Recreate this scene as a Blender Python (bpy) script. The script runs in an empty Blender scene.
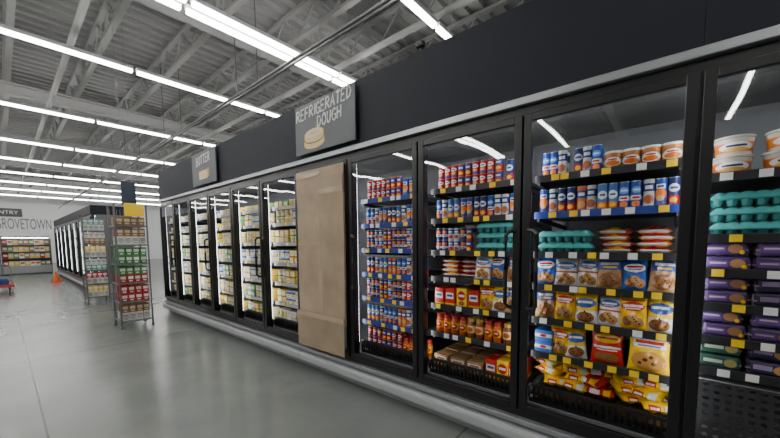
import bpy, bmesh, math, random
from mathutils import Vector, Matrix, noise as mnoise
R = random.Random(7)
S = bpy.context.scene
C = S.collection
PI = math.pi

# ------------------------------------------------------------------ materials
def nm(name):
    m = bpy.data.materials.new(name); m.use_nodes = True
    nt = m.node_tree; nt.nodes.clear()
    out = nt.nodes.new('ShaderNodeOutputMaterial')
    return m, nt, out
def rgba(c): return (c[0], c[1], c[2], 1)
def P(name, col, rough=.5, metal=0, noise=.08, scale=12, spec=.5):
    m, nt, out = nm(name)
    b = nt.nodes.new('ShaderNodeBsdfPrincipled')
    b.inputs['Roughness'].default_value = rough; b.inputs['Metallic'].default_value = metal
    b.inputs['Specular IOR Level'].default_value = spec
    tc = nt.nodes.new('ShaderNodeTexCoord'); nz = nt.nodes.new('ShaderNodeTexNoise')
    nz.inputs['Scale'].default_value = scale; nz.inputs['Detail'].default_value = 3
    nt.links.new(tc.outputs['Object'], nz.inputs['Vector'])
    mx = nt.nodes.new('ShaderNodeMix'); mx.data_type = 'RGBA'
    mx.inputs[6].default_value = rgba([c*(1-noise) for c in col]); mx.inputs[7].default_value = rgba([min(1, c*(1+noise)) for c in col])
    nt.links.new(nz.outputs['Fac'], mx.inputs[0]); nt.links.new(mx.outputs[2], b.inputs['Base Color'])
    nt.links.new(b.outputs[0], out.inputs[0])
    return m
def emis(name, col, s):
    m, nt, out = nm(name); e = nt.nodes.new('ShaderNodeEmission')
    e.inputs[0].default_value = rgba(col); e.inputs[1].default_value = s
    nt.links.new(e.outputs[0], out.inputs[0]); return m
def glass_mat(name, lo=.24, hi=.45):
    m, nt, out = nm(name)
    t = nt.nodes.new('ShaderNodeBsdfTransparent'); t.inputs[0].default_value = (.97, .98, .98, 1)
    g = nt.nodes.new('ShaderNodeBsdfGlossy'); g.inputs['Roughness'].default_value = .02
    f = nt.nodes.new('ShaderNodeLayerWeight'); f.inputs[0].default_value = .5
    p = nt.nodes.new('ShaderNodeMath'); p.operation = 'POWER'; p.inputs[1].default_value = 5
    a = nt.nodes.new('ShaderNodeMath'); a.operation = 'MULTIPLY_ADD'; a.inputs[1].default_value = hi; a.inputs[2].default_value = lo
    mx = nt.nodes.new('ShaderNodeMixShader')
    # very slightly wavy pane, as toughened glass is
    tc = nt.nodes.new('ShaderNodeTexCoord'); nz = nt.nodes.new('ShaderNodeTexNoise'); nz.inputs['Scale'].default_value = 4; nz.inputs['Detail'].default_value = 1
    bp = nt.nodes.new('ShaderNodeBump'); bp.inputs['Strength'].default_value = .015; bp.inputs['Distance'].default_value = .05
    nt.links.new(tc.outputs['Object'], nz.inputs['Vector']); nt.links.new(nz.outputs['Fac'], bp.inputs['Height']); nt.links.new(bp.outputs[0], g.inputs['Normal'])
    nt.links.new(f.outputs['Facing'], p.inputs[0]); nt.links.new(p.outputs[0], a.inputs[0]); nt.links.new(a.outputs[0], mx.inputs[0])
    nt.links.new(t.outputs[0], mx.inputs[1]); nt.links.new(g.outputs[0], mx.inputs[2]); nt.links.new(mx.outputs[0], out.inputs[0])
    return m
def label_mat(name, base, items, rough=.35, var=.16):
    """procedural printed label in the object's own Generated coordinates (x across, z up)"""
    m, nt, out = nm(name)
    b = nt.nodes.new('ShaderNodeBsdfPrincipled'); b.inputs['Roughness'].default_value = rough
    tc = nt.nodes.new('ShaderNodeTexCoord'); sp = nt.nodes.new('ShaderNodeSeparateXYZ')
    nt.links.new(tc.outputs['Generated'], sp.inputs[0])
    def M(op, a, c, clamp=False):
        n = nt.nodes.new('ShaderNodeMath'); n.operation = op; n.use_clamp = clamp
        for i, v in enumerate((a, c)):
            if isinstance(v, (int, float)): n.inputs[i].default_value = v
            else: nt.links.new(v, n.inputs[i])
        return n.outputs[0]
    X, Z = sp.outputs[0], sp.outputs[2]
    def setc(sock, c):
        if isinstance(c, tuple): sock.default_value = rgba(c)
        else: nt.links.new(c, sock)
    cur = base
    for it in items:
        if it[0] == 'band': mask = M('MULTIPLY', M('GREATER_THAN', Z, it[1]), M('LESS_THAN', Z, it[2])); c = it[3]
        elif it[0] == 'rect':
            mask = M('MULTIPLY', M('MULTIPLY', M('GREATER_THAN', X, it[1]), M('LESS_THAN', X, it[2])), M('MULTIPLY', M('GREATER_THAN', Z, it[3]), M('LESS_THAN', Z, it[4]))); c = it[5]
        else:
            dx = M('DIVIDE', M('SUBTRACT', X, it[1]), it[3]); dz = M('DIVIDE', M('SUBTRACT', Z, it[2]), it[4])
            mask = M('LESS_THAN', M('ADD', M('MULTIPLY', dx, dx), M('MULTIPLY', dz, dz)), 1.0); c = it[5]
        mx = nt.nodes.new('ShaderNodeMix'); mx.data_type = 'RGBA'
        nt.links.new(mask, mx.inputs[0]); setc(mx.inputs[6], cur); mx.inputs[7].default_value = rgba(c)
        cur = mx.outputs[2]
    oi = nt.nodes.new('ShaderNodeObjectInfo')
    hs = nt.nodes.new('ShaderNodeHueSaturation'); hs.inputs['Saturation'].default_value = 1.02
    v = M('ADD', M('MULTIPLY', oi.outputs['Random'], 2*var), 1-var)
    nt.links.new(v, hs.inputs['Value']); setc(hs.inputs['Color'], cur)
    nt.links.new(hs.outputs[0], b.inputs['Base Color']); nt.links.new(b.outputs[0], out.inputs[0])
    return m

BLACK = P('black_powder_coat', (.006, .006, .007), .35)
BLACKP = P('black_plastic', (.008, .008, .009), .4)
CHAR = P('charcoal_header_paint', (.0125, .0155, .0245), .65, noise=.05, scale=1.5, spec=.32)
SILVER = P('brushed_silver_trim', (.36, .37, .39), .35, .6)
BUMP = P('grey_bumper_vinyl', (.40, .41, .42), .4)
KICK = P('grey_kick_plate', (.28, .29, .295), .35)
INNER = P('case_liner', (.14, .145, .155), .5)
SHELF = P('dark_shelf_steel', (.05, .052, .056), .45)
RAILB = P('blue_price_rail', (.02, .045, .26), .35)
RAILK = P('dark_price_rail', (.018, .018, .021), .35)
RAILW = P('pale_price_rail', (.4, .4, .4), .4)
TAGY = P('yellow_price_card', (.95, .62, .01), .5)
TAGW = P('white_price_card', (.8, .8, .78), .5)
LED = emis('case_led', (.95, .98, 1), 12)
TOPGLOW = emis('top_strip_emission', (.95, .98, 1), 20)  # emission of the added case strip; the cooler canopy lights share it
TUBE = emis('ceiling_diffuser', (1, .985, .95), 26)
GLASS = glass_mat('door_glass')
STEEL = P('galvanised_steel', (.25, .255, .26), .4, .5)
CEILP = P('off_white_roof_paint', (.37, .37, .365), .65)
JOISTP = P('roof_steel_paint', (.39, .39, .385), .6)
PIPEP = P('dark_conduit', (.13, .13, .13), .5)
WALLP = P('white_wall_paint', (.8, .81, .82), .7)
WALLD = P('grey_wall_paint', (.25, .255, .26), .7)
WHITE = P('white_paint', (.7, .7, .7), .45)
LETTER = P('chalk_lettering', (.85, .85, .82), .7)
SLATE = P('slate_sign_board', (.14, .148, .16), .6, scale=5, noise=.15)
CREAM = P('cream_print', (.85, .66, .34), .6)
BROWNL = P('brown_print', (.3, .16, .05), .6)
LIDM = P('tin_lid', (.5, .5, .5), .3, .8)
WHITELID = P('white_lid', (.75, .74, .7), .35)
GREYLID = P('cloudy_lid', (.5, .46, .42), .25)
TEAL = P('teal_foam', (.06, .37, .355), .55, noise=.15, scale=40)
TEALD = P('teal_foam_tray', (.025, .19, .19), .55)
CLEARP = P('pale_moulded_plastic', (.22, .17, .22), .25, noise=.4, scale=60)

def cardboard_mat(name, k=1.0):
    m, nt, out = nm(name)
    b = nt.nodes.new('ShaderNodeBsdfPrincipled'); b.inputs['Roughness'].default_value = .7
    tc = nt.nodes.new('ShaderNodeTexCoord')
    w = nt.nodes.new('ShaderNodeTexWave'); w.inputs['Scale'].default_value = 14; w.inputs['Distortion'].default_value = .6; w.bands_direction = 'Y'
    n = nt.nodes.new('ShaderNodeTexNoise'); n.inputs['Scale'].default_value = 3.5; n.inputs['Detail'].default_value = 5
    nt.links.new(tc.outputs['Object'], w.inputs[0]); nt.links.new(tc.outputs['Object'], n.inputs['Vector'])
    a = nt.nodes.new('ShaderNodeMath'); a.operation = 'MULTIPLY_ADD'; a.inputs[1].default_value = .12
    nt.links.new(w.outputs['Fac'], a.inputs[0]); nt.links.new(n.outputs['Fac'], a.inputs[2])
    r = nt.nodes.new('ShaderNodeValToRGB'); r.color_ramp.elements[0].position = .3; r.color_ramp.elements[1].position = .8
    r.color_ramp.elements[0].color = (.36*k, .265*k, .175*k, 1); r.color_ramp.elements[1].color = (.54*k, .41*k, .285*k, 1)
    nt.links.new(a.outputs[0], r.inputs[0]); nt.links.new(r.outputs[0], b.inputs['Base Color']); nt.links.new(b.outputs[0], out.inputs[0])
    return m
CARD = cardboard_mat('corrugated_cardboard'); CARD2 = cardboard_mat('corrugated_cardboard_dull', .8)
TAPE = P('tan_packing_tape', (.53, .40, .27), .15)

def floor_mat():
    m, nt, out = nm('polished_concrete')
    b = nt.nodes.new('ShaderNodeBsdfPrincipled'); b.inputs['Specular IOR Level'].default_value = .42
    tc = nt.nodes.new('ShaderNodeTexCoord'); sp = nt.nodes.new('ShaderNodeSeparateXYZ')
    nt.links.new(tc.outputs['Object'], sp.inputs[0])
    n = nt.nodes.new('ShaderNodeTexNoise'); n.inputs['Scale'].default_value = 1.1; n.inputs['Detail'].default_value = 9; n.inputs['Roughness'].default_value = .62
    nt.links.new(tc.outputs['Object'], n.inputs['Vector'])
    r = nt.nodes.new('ShaderNodeValToRGB'); r.color_ramp.elements[0].position = .25; r.color_ramp.elements[1].position = .75
    r.color_ramp.elements[0].color = (.135, .15, .139, 1); r.color_ramp.elements[1].color = (.215, .232, .217, 1)
    nt.links.new(n.outputs['Fac'], r.inputs[0])
    def M(op, a, c):
        q = nt.nodes.new('ShaderNodeMath'); q.operation = op
        for i, v in enumerate((a, c)):
            if isinstance(v, (int, float)): q.inputs[i].default_value = v
            else: nt.links.new(v, q.inputs[i])
        return q.outputs[0]
    jx = M('LESS_THAN', M('ABSOLUTE', M('SUBTRACT', M('FLOORED_MODULO', M('ADD', sp.outputs[0], 2.12), 4.5), 2.25), 0), .006)
    jy = M('LESS_THAN', M('ABSOLUTE', M('SUBTRACT', M('FLOORED_MODULO', M('ADD', sp.outputs[1], 1.2), 4.5), 2.25), 0), .006)
    j = M('MAXIMUM', jx, jy)
    mx = nt.nodes.new('ShaderNodeMix'); mx.data_type = 'RGBA'; mx.inputs[7].default_value = (.07, .075, .07, 1)
    nt.links.new(j, mx.inputs[0]); nt.links.new(r.outputs[0], mx.inputs[6]); nt.links.new(mx.outputs[2], b.inputs['Base Color'])
    n2 = nt.nodes.new('ShaderNodeTexNoise'); n2.inputs['Scale'].default_value = 1.1; n2.inputs['Detail'].default_value = 2
    nt.links.new(tc.outputs['Object'], n2.inputs['Vector'])
    nt.links.new(M('ADD', M('MULTIPLY', n2.outputs['Fac'], .08), .19), b.inputs['Roughness'])
    nt.links.new(b.outputs[0], out.inputs[0])
    return m
FLOOR = floor_mat()

# ------------------------------------------------------------------ mesh helpers
def box(bm, x0, x1, y0, y1, z0, z1, bev=0, mi=0):
    v = [bm.verts.new((x, y, z)) for z in (z0, z1) for x, y in ((x0, y0), (x1, y0), (x1, y1), (x0, y1))]
    fs = [(3, 2, 1, 0), (4, 5, 6, 7), (0, 1, 5, 4), (1, 2, 6, 5), (2, 3, 7, 6), (3, 0, 4, 7)]
    F = [bm.faces.new([v[i] for i in f]) for f in fs]
    for f in F: f.material_index = mi
    if bev:
        es = list({e for f in F for e in f.edges})
        bmesh.ops.bevel(bm, geom=es, offset=bev, segments=2, affect='EDGES', profile=.5)
def bar(bm, p0, p1, w, h=None):
    h = h or w
    p0, p1 = Vector(p0), Vector(p1); d = (p1-p0).normalized()
    u = d.cross(Vector((0, 0, 1)))
    if u.length < 1e-4: u = Vector((1, 0, 0))
    u.normalize(); n = u.cross(d)
    vs = []
    for p in (p0, p1):
        for a, b in ((-1, -1), (1, -1), (1, 1), (-1, 1)): vs.append(bm.verts.new(p+u*a*w/2+n*b*h/2))
    for f in ((3, 2, 1, 0), (4, 5, 6, 7), (0, 1, 5, 4), (1, 2, 6, 5), (2, 3, 7, 6), (3, 0, 4, 7)): bm.faces.new([vs[i] for i in f])
def lathe(bm, prof, seg=14, cx=0, cy=0, sy=1):
    rings = []
    for r, z in prof:
        rings.append([bm.verts.new((cx+r*math.cos(2*PI*i/seg), cy+sy*r*math.sin(2*PI*i/seg), z)) for i in range(seg)])
    for a, b in zip(rings, rings[1:]):
        for i in range(seg): bm.faces.new((a[i], a[(i+1) % seg], b[(i+1) % seg], b[i]))
    bm.faces.new(rings[0][::-1]); bm.faces.new(rings[-1])
def tube(bm, pts, r, seg=8):
    pts = [Vector(p) for p in pts]; rings = []
    for i, p in enumerate(pts):
        d = (pts[min(i+1, len(pts)-1)]-pts[max(i-1, 0)]).normalized()
        u = d.cross(Vector((0, 0, 1)))
        if u.length < 1e-3: u = d.cross(Vector((1, 0, 0)))
        u.normalize(); n = u.cross(d)
        rings.append([bm.verts.new(p+u*r*math.cos(2*PI*k/seg)+n*r*math.sin(2*PI*k/seg)) for k in range(seg)])
    for a, b in zip(rings, rings[1:]):
        for k in range(seg): bm.faces.new((a[k], a[(k+1) % seg], b[(k+1) % seg], b[k]))
    bm.faces.new(rings[0][::-1]); bm.faces.new(rings[-1])
def mesh(name, bm, mats, smooth=False):
    bmesh.ops.recalc_face_normals(bm, faces=bm.faces)
    me = bpy.data.meshes.new(name); bm.to_mesh(me); bm.free()
    for m in (mats if isinstance(mats, (list, tuple)) else [mats]): me.materials.append(m)
    if smooth:
        for p in me.polygons: p.use_smooth = True
        try: me.set_sharp_from_angle(angle=math.radians(40))
        except Exception: pass
    return me
CH = {}
def link(o, parent=None, linkit=True):
    if linkit: C.objects.link(o)
    if parent is not None: o.parent = parent; CH.setdefault(parent.name, []).append(o)
    return o
def obj(name, bm, mats, parent=None, smooth=False, loc=(0, 0, 0), linkit=True):
    o = bpy.data.objects.new(name, mesh(name, bm, mats, smooth)); o.location = loc
    return link(o, parent, linkit)
def tag(o, label, cat, group=None):
    o['label'] = label; o['category'] = cat
    if group: o['group'] = group
    return o
def thing(name, label, cat, loc=(0, 0, 0), rz=0, group=None):
    o = bpy.data.objects.new(name, None); o.empty_display_size = .1; C.objects.link(o)
    o.location = loc; o.rotation_euler = (0, 0, rz)
    return tag(o, label, cat, group)
def struct(name, bm, mats):
    o = obj(name, bm, mats); o['kind'] = 'structure'; return o
def dup(src, loc, rz=0, label=None, cat=None, group=None, rx=0, ry=0):
    r = src.copy(); C.objects.link(r); r.location = loc; r.rotation_euler = (rx, ry, rz)
    tag(r, label, cat, group)
    for ch in CH.get(src.name, []):
        c = ch.copy(); C.objects.link(c); c.parent = r
    return r
PROTOS = []
def proto(name, bm, mats, smooth=True):
    o = bpy.data.objects.new(name, mesh(name, bm, mats, smooth)); PROTOS.append(o); CH[o.name] = []
    return o
def pchild(p, name, bm, mats, smooth=True):
    o = bpy.data.objects.new(name, mesh(name, bm, mats, smooth)); CH[p.name].append(o); PROTOS.append(o)
    return o
AX_WALL = Matrix(((1, 0, 0, 0), (0, 0, -1, 0), (0, 1, 0, 0), (0, 0, 0, 1)))    # text facing -Y
def text(name, body, size, mat, parent, loc, ax, shear=0, align='CENTER', sx=1, bold=0):
    cu = bpy.data.curves.new(name, 'FONT'); cu.body = body; cu.size = size; cu.align_x = align; cu.align_y = 'CENTER'
    cu.extrude = .002; cu.shear = shear; cu.offset = bold
    t = bpy.data.objects.new('tmp_text', cu); C.objects.link(t)
    dg = bpy.context.evaluated_depsgraph_get(); dg.update()
    me = bpy.data.meshes.new_from_object(t.evaluated_get(dg))
    bpy.data.objects.remove(t); bpy.data.curves.remove(cu)
    me.transform(ax @ Matrix.Diagonal((sx, 1, 1, 1))); me.materials.clear(); me.materials.append(mat)
    o = bpy.data.objects.new(name, me); o.location = loc
    return link(o, parent)
# hand-drawn chalk capitals as strokes on a unit box
GL = {
 'R': [[(0, 0), (.02, 1)], [(.0, 1), (.5, .97), (.62, .78), (.5, .56), (.05, .48)], [(.25, .5), (.7, -.02)]],
 'E': [[(.62, .98), (.02, 1), (.0, 0), (.65, .02)], [(.02, .52), (.5, .54)]],
 'F': [[(.64, .98), (.02, 1), (.0, -.02)], [(.02, .5), (.48, .53)]],
 'I': [[(.15, 0), (.17, 1)]],
 'G': [[(.66, .82), (.45, 1), (.12, .85), (0, .45), (.14, .1), (.45, -.02), (.68, .16), (.68, .46), (.4, .45)]],
 'A': [[(0, 0), (.36, 1.02), (.7, 0)], [(.14, .36), (.58, .36)]],
 'T': [[(0, .98), (.7, 1)], [(.36, 1), (.34, 0)]],
 'D': [[(.02, 0), (.04, 1), (.45, .9), (.68, .52), (.5, .14), (.0, 0)]],
 'O': [[(.36, 1), (.08, .82), (0, .45), (.14, .08), (.4, -.01), (.66, .2), (.7, .6), (.55, .92), (.36, 1)]],
 'U': [[(.02, 1), (.04, .3), (.2, .02), (.46, .02), (.62, .3), (.64, 1)]],
 'H': [[(0, 0), (.02, 1)], [(.62, 0), (.64, 1)], [(.02, .5), (.63, .53)]],
 'B': [[(.02, 0), (.03, 1), (.48, .94), (.56, .74), (.42, .55), (.04, .52)], [(.42, .54), (.64, .4), (.6, .14), (.4, 0), (.0, 0)]],
}
def chalk(body, h, parent, loc, sw=.0095, tilt=.05):
    adv = {c: (.42 if c == 'I' else .95)*h*.74 for c in GL}
    tot = sum(adv[c] for c in body); x = -tot/2
    bm = bmesh.new()
    for c in body:
        for st in GL[c]:
            pts = []
            for u, v in st:
                xx = x+u*h*.74+v*h*.06; zz = (v-.5)*h+xx*tilt
                pts.append((R.uniform(-.0002, .0002), -xx, zz))
            tube(bm, pts, sw, 6)
        x += adv[c]
    for v in bm.verts: v.co.x *= .25
    return obj('lettering', bm, LETTER, parent, loc=loc)

# ------------------------------------------------------------------ camera (perspective recovered from the vanishing points)
cx, cy, f = 390, 267, 330
ey = Vector((0-cx, -(245-cy), -f)).normalized()
ex = Vector((672-cx, -(239-cy), -f)); ex = (ex-ey*ex.dot(ey)).normalized()
ez = ex.cross(ey)
H = 1.33
cam = bpy.data.cameras.new('camera'); co = bpy.data.objects.new('camera', cam); C.objects.link(co)
rot = Matrix((ex, ey, ez))          # camera -> world
co.matrix_world = Matrix.Translation((0, 0, H)) @ rot.to_4x4()
cam.sensor_width = 36; cam.lens = f/780*36; cam.shift_y = (cy-219)/780; cam.clip_start = .05; cam.clip_end = 200
S.camera = co

# ------------------------------------------------------------------ room
bm = bmesh.new(); box(bm, -12, 16, -9, 34, -.1, 0); struct('floor', bm, FLOOR)
bm = bmesh.new()
zc = 5.9; y = -9.0; prof = []
while y < 34:
    prof += [(y, zc), (y+.11, zc), (y+.14, zc+.07), (y+.27, zc+.07), (y+.30, zc)]; y += .30
a = [bm.verts.new((-12, q[0], q[1])) for q in prof]; b = [bm.verts.new((16, q[0], q[1])) for q in prof]
for i in range(len(prof)-1):
    if prof[i] == prof[i+1]: continue
    bm.faces.new((a[i], a[i+1], b[i+1], b[i]))
box(bm, -12, 16, -9, 34, 6.02, 6.1)
struct('ceiling', bm, CEILP)
bm = bmesh.new(); box(bm, -12, 16, 34, 34.2, 0, 6.1); struct('wall_back', bm, WALLP)
bm = bmesh.new(); box(bm, -12.2, -12, -9, 34, 0, 6.1); struct('wall_left', bm, WALLD)
bm = bmesh.new(); box(bm, 16, 16.2, -9, 34, 0, 6.1); struct('wall_right', bm, WALLD)
bm = bmesh.new(); box(bm, -12, 16, -9.2, -9, 0, 6.1); struct('wall_front', bm, WALLD)

def joist_mesh(L, h=.6):
    bm = bmesh.new()
    box(bm, -.05, .05, 0, L, h-.06, h); box(bm, -.05, .05, 0, L, 0, .06)
    n = int(L/.5); s = L/n
    for i in range(n):
        bar(bm, (0, i*s, .05 if i % 2 else h-.05), (0, (i+1)*s, h-.05 if i % 2 else .05), .03)
    return mesh('roof_joist', bm, JOISTP)
jm = joist_mesh(42.9)
x = -8.2
while x < 13:
    o = bpy.data.objects.new('roof_joist', jm); o.location = (x, -8.95, 5.28); C.objects.link(o)
    tag(o, 'long open-web roof joist running along the aisle under the ribbed deck', 'roof joist', 'roof joists under the deck'); x += 1.2248
for y in (-2.6, 1.5, 6.2, 12.5, 18, 23.5, 29):
    bm = bmesh.new()
    box(bm, -11.9, 15.9, -.11, .11, 0, .04); box(bm, -11.9, 15.9, -.012, .012, .04, .25); box(bm, -11.9, 15.9, -.11, .11, .25, .29)
    o = obj('roof_girder', bm, JOISTP, loc=(0, y, 4.985)); tag(o, 'grey steel I-beam girder crossing above the aisle', 'roof girder', 'roof girders across the store')
for x, z, r, lab, mt in ((2.9, 3.95, .022, 'thin dark conduit hung just above the charcoal header', PIPEP), (3.3, 4.25, .022, 'second thin dark conduit above the header, behind the first', PIPEP),
                 (1.0, 4.75, .05, 'thick pale sprinkler pipe under the roof over the aisle', JOISTP), (4.6, 4.8, .06, 'thick pale pipe under the roof beyond the header', JOISTP)):
    bm = bmesh.new(); tube(bm, [(0, -8.9, 0), (0, 33.9, 0)], r, 10)
    for yy in range(-6, 34, 4): box(bm, -.006, .006, yy-.006, yy+.006, r*.5, 5.9-z)
    o = obj('ceiling_pipe', bm, mt, loc=(x, 0, z)); tag(o, lab, 'pipe')

# ------------------------------------------------------------------ ceiling lights
bm = bmesh.new(); box(bm, -1.2, 1.2, -.04, .04, .03, .085, .008); lp = proto('ceiling_light', bm, WHITE, False)
bm = bmesh.new(); box(bm, -1.19, 1.19, -.036, .036, -.02, .03, .01); pchild(lp, 'diffuser', bm, TUBE, False)
for x in (-.8, .8):
    bm = bmesh.new(); box(bm, x-.004, x+.004, -.004, .004, .085, 1.5); pchild(lp, 'hanger', bm, JOISTP, False)
rows = [(-4.5, 4), (-1.0, 4), (2.65, 5), (4.72, 6), (4.92, 6), (7.3, 7), (10.95, 10), (14.6, 12), (17.7, 12), (21, 12), (24.2, 12), (27.3, 12), (30.5, 12)]
for y, xm in rows:
    x = -10.5+1.2
    while x-1.2 < xm:
        dup(lp, (x, y, 4.33), 0, 'long white linear strip light hung in a row below the roof', 'ceiling light', 'linear strip lights'); x += 2.45

# ------------------------------------------------------------------ refrigerated cases
D = 2.05; W = .7585
def Yk(k): return -.074+W*k
ZB, ZT = .275, 2.06
ZG = 1.835    # the glass is built over the clear upper part of each door
RAILC = {'b': RAILB, 'k': RAILK, 'w': RAILW}
RACKP = P('rack_plastic', (.022, .022, .024), .3)
def make_case(label, X0, Y0, n, shelves, tags=5, handles=True, skip=(), first_odd=0, group=None, W=W, wide=(True, True), ends=(True, True), rails=None, perf=()):
    t = thing('refrigerated_case', label, 'refrigerated case', (X0, Y0, 0), 0, group)
    L = n*W
    bm = bmesh.new()
    box(bm, .82, .86, 0, L, .0, 2.113); box(bm, .07, .82, 0, L, 2.09, 2.113); box(bm, .07, .82, 0, L, .25, .30)
    if ends[0]: box(bm, .07, .82, 0, .03, .3, 2.09)
    if ends[1]: box(bm, .07, .82, L-.03, L, .3, 2.09)
    obj('cabinet_body', bm, INNER, t)
    bm = bmesh.new(); box(bm, .03, .82, 0, L, 0, .25); obj('kick_plate', bm, KICK, t)
    bm = bmesh.new(); box(bm, -.075, .03, 0, L, .085, .17, .02); obj('bumper_rail', bm, BUMP, t)
    bm = bmesh.new(); box(bm, -.04, .03, 0, L, .19, .225, .006); obj('silver_trim', bm, SILVER, t)
    bm = bmesh.new()
    box(bm, 0, .06, 0, L, .2255, ZB); box(bm, 0, .06, 0, L, ZT, 2.113)
    for k in range(n+1):
        w = .045 if ((k == 0 and wide[0]) or (k == n and wide[1])) else .028
        a, b = max(0, k*W-w), min(L, k*W+w)
        box(bm, 0, .06, a, b, ZB, ZT)
    obj('door_frame', bm, BLACK, t)
    for k in range(n+1):
        bm = bmesh.new()
        a, b = max(.031 if ends[0] else .002, k*W-.024), min(L-.031 if ends[1] else L-.002, k*W+.024)
        box(bm, .061, .065, a, b, .4, 2.02); obj('led_strip', bm, LED, t)
    bm = bmesh.new(); box(bm, .085, .12, .05, L-.05, 2.075, 2.089); obj('added_top_light', bm, TOPGLOW, t)  # strip added out of sight above the doors to brighten the case interior
    for k in range(n):
        a, b = k*W+.006, (k+1)*W-.006
        bm = bmesh.new(); s = .045
        box(bm, -.03, -.002, a, a+s, ZB, ZT, .004); box(bm, -.03, -.002, b-s, b, ZB, ZT, .004)
        box(bm, -.03, -.002, a+s, b-s, ZB, ZB+s, .004); box(bm, -.03, -.002, a+s, b-s, ZT-s, ZT, .004)
        d = obj('door', bm, BLACK, t)
        bm = bmesh.new()
        v = [bm.verts.new(q) for q in ((-.016, a+s, ZG), (-.016, b-s, ZG), (-.016, b-s, ZT-s), (-.016, a+s, ZT-s))]
        bm.faces.new(v); obj('glass_pane', bm, GLASS, d)
        if handles and k not in skip:
            left = (k+first_odd) % 2 == 0
            hy = (b-.095) if left else (a+.07)
            e = .06 if left else -.04
            bm = bmesh.new()
            tube(bm, [(-.03, hy+e, .92), (-.055, hy+e*.35, .925), (-.068, hy, .945), (-.07, hy, 1.15), (-.068, hy, 1.365), (-.055, hy+e*.35, 1.385), (-.03, hy+e, 1.39)], .0125, 8)
            obj('handle', bm, BLACKP, d, True)
        if k in skip: continue
        ya, yb = k*W+.032, (k+1)*W-.032
        for i, z in enumerate(shelves[k]):
            bm = bmesh.new()
            box(bm, .115, .78, ya, yb, z-.018, z)
            for q in (ya+.02, yb-.02): bar(bm, (.12, q, z-.03), (.815, q, z-.07), .012, .03)
            sh = obj('shelf', bm, SHELF, t)
            bm = bmesh.new(); box(bm, .103, .115, ya, yb, z-.03, z+.012, .002)
            obj('price_rail', bm, RAILC[rails[k][i]] if rails else RAILK, sh)
            nt_ = tags if isinstance(tags, int) else tags[k]
            for j in range(nt_):
                yy = ya+.02+(yb-ya-.08)*(j+R.uniform(.1, .8))/nt_
                bm = bmesh.new(); box(bm, .098, .1025, yy, yy+.042, z-.026, z+.008)
                obj('price_tag', bm, TAGY if R.random() < .65 else TAGW, sh)
        if k in perf:
            bm = bmesh.new(); nx, nz = 18, 9; cw, chh = (yb-ya)/nx, .30/nz
            for i in range(nx):
                for j in range(nz):
                    oc = []; ic = []
                    for q in range(8):
                        an2 = 2*PI*q/8; c2, s2_ = math.cos(an2), math.sin(an2); m2 = max(abs(c2), abs(s2_))
                        oc.append((ya+cw*(i+.5+.5*c2/m2), .335+chh*(j+.5+.5*s2_/m2))); ic.append((ya+cw*(i+.5+.32*c2), .335+chh*(j+.5+.27*s2_)))
                    def vv(p): return bm.verts.new((.09+.25*(p[1]-.335), p[0], p[1]))
                    o_ = [vv(p) for p in oc]; n_ = [vv(p) for p in ic]
                    for q in range(8): bm.faces.new((o_[q], o_[(q+1) % 8], n_[(q+1) % 8], n_[q]))
            bmesh.ops.remove_doubles(bm, verts=bm.verts, dist=.0005)
            r_ = bmesh.ops.extrude_face_region(bm, geom=bm.faces[:]); bmesh.ops.translate(bm, verts=[e for e in r_['geom'] if isinstance(e, bmesh.types.BMVert)], vec=(.008, 0, 0))
            obj('perforated_rack', bm, RACKP, t)
            bm = bmesh.new(); box(bm, .165, .78, ya, yb, .625, .64); box(bm, .1, .78, ya, yb, .32, .335); obj('rack_tray', bm, KICK, t)
            continue
        bm = bmesh.new()
        box(bm, .085, .1, ya, yb, .302, .325); box(bm, .085, .1, ya, yb, .40, .42)
        q = ya
        while q < yb: box(bm, .087, .098, q, q+.012, .325, .40); q += .03
        box(bm, .1, .78, ya, yb, .345, .36)
        obj('air_grille', bm, BLACKP, t)
    return t
SA = [.62, .84, 1.05, 1.25, 1.49, 1.71]
SC = [.60, .82, 1.04, 1.26, 1.48, 1.70]
SR = [.71, .86, 1.02, 1.18, 1.34, 1.62]
SF = [.60, .84, 1.08, 1.32, 1.55, 1.74]
make_case('black glass-door refrigerated case at the right edge, beyond the wide post', D, Yk(-2), 2, [SR, SR], tags=5, first_odd=0, ends=(True, False), perf=(0, 1))
make_case('black glass-door case with cardboard over its far door', D, Yk(0), 4, [SA, SA, SC, []], tags=[6, 5, 5, 0], skip=(3,), ends=(False, False),
          rails=['kkkkbk', 'kkkkkk', 'bbbbbb', ''])
make_case('black glass-door case of butter and margarine at the far end of the run', D, Yk(4), 6, [SF]*6, tags=2, ends=(False, True), rails=['wwwwww']*6)

hd = thing('header_fascia', 'long charcoal header panel with a pale grey strip over the glass-door cases', 'header', (D, 0, 2.115))
ys = [Yk(-2), Yk(0), Yk(4), Yk(7), Yk(10)]
for a, b in zip(ys, ys[1:]):
    bm = bmesh.new(); box(bm, -.02, .06, a+.0008, b-.0008, .047, .57, .001); obj('header_panel', bm, CHAR, hd)
bm = bmesh.new(); box(bm, -.035, .06, ys[0], ys[-1], 0, .046, .006); obj('trim_strip', bm, SILVER, hd)
bm = bmesh.new(); box(bm, .06, .86, ys[-1]-.05, ys[-1], .0, .57); obj('return_panel', bm, CHAR, hd)
bm = bmesh.new(); box(bm, .83, .86, ys[0], ys[-1]-.05, .0, .57); obj('rear_panel', bm, CHAR, hd)
bm = bmesh.new(); box(bm, -.02, .03, -.05, .05, 0, .02, .004); box(bm, -.012, .012, -.012, .012, .02, .05); box(bm, -.03, .015, -.03, .03, .05, .09, .008)
tag(obj('motion_sensor', bm, BLACKP, loc=(D+.03, 1.45, 2.685)), 'small black sensor box standing on the top edge of the charcoal header', 'sensor')

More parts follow.
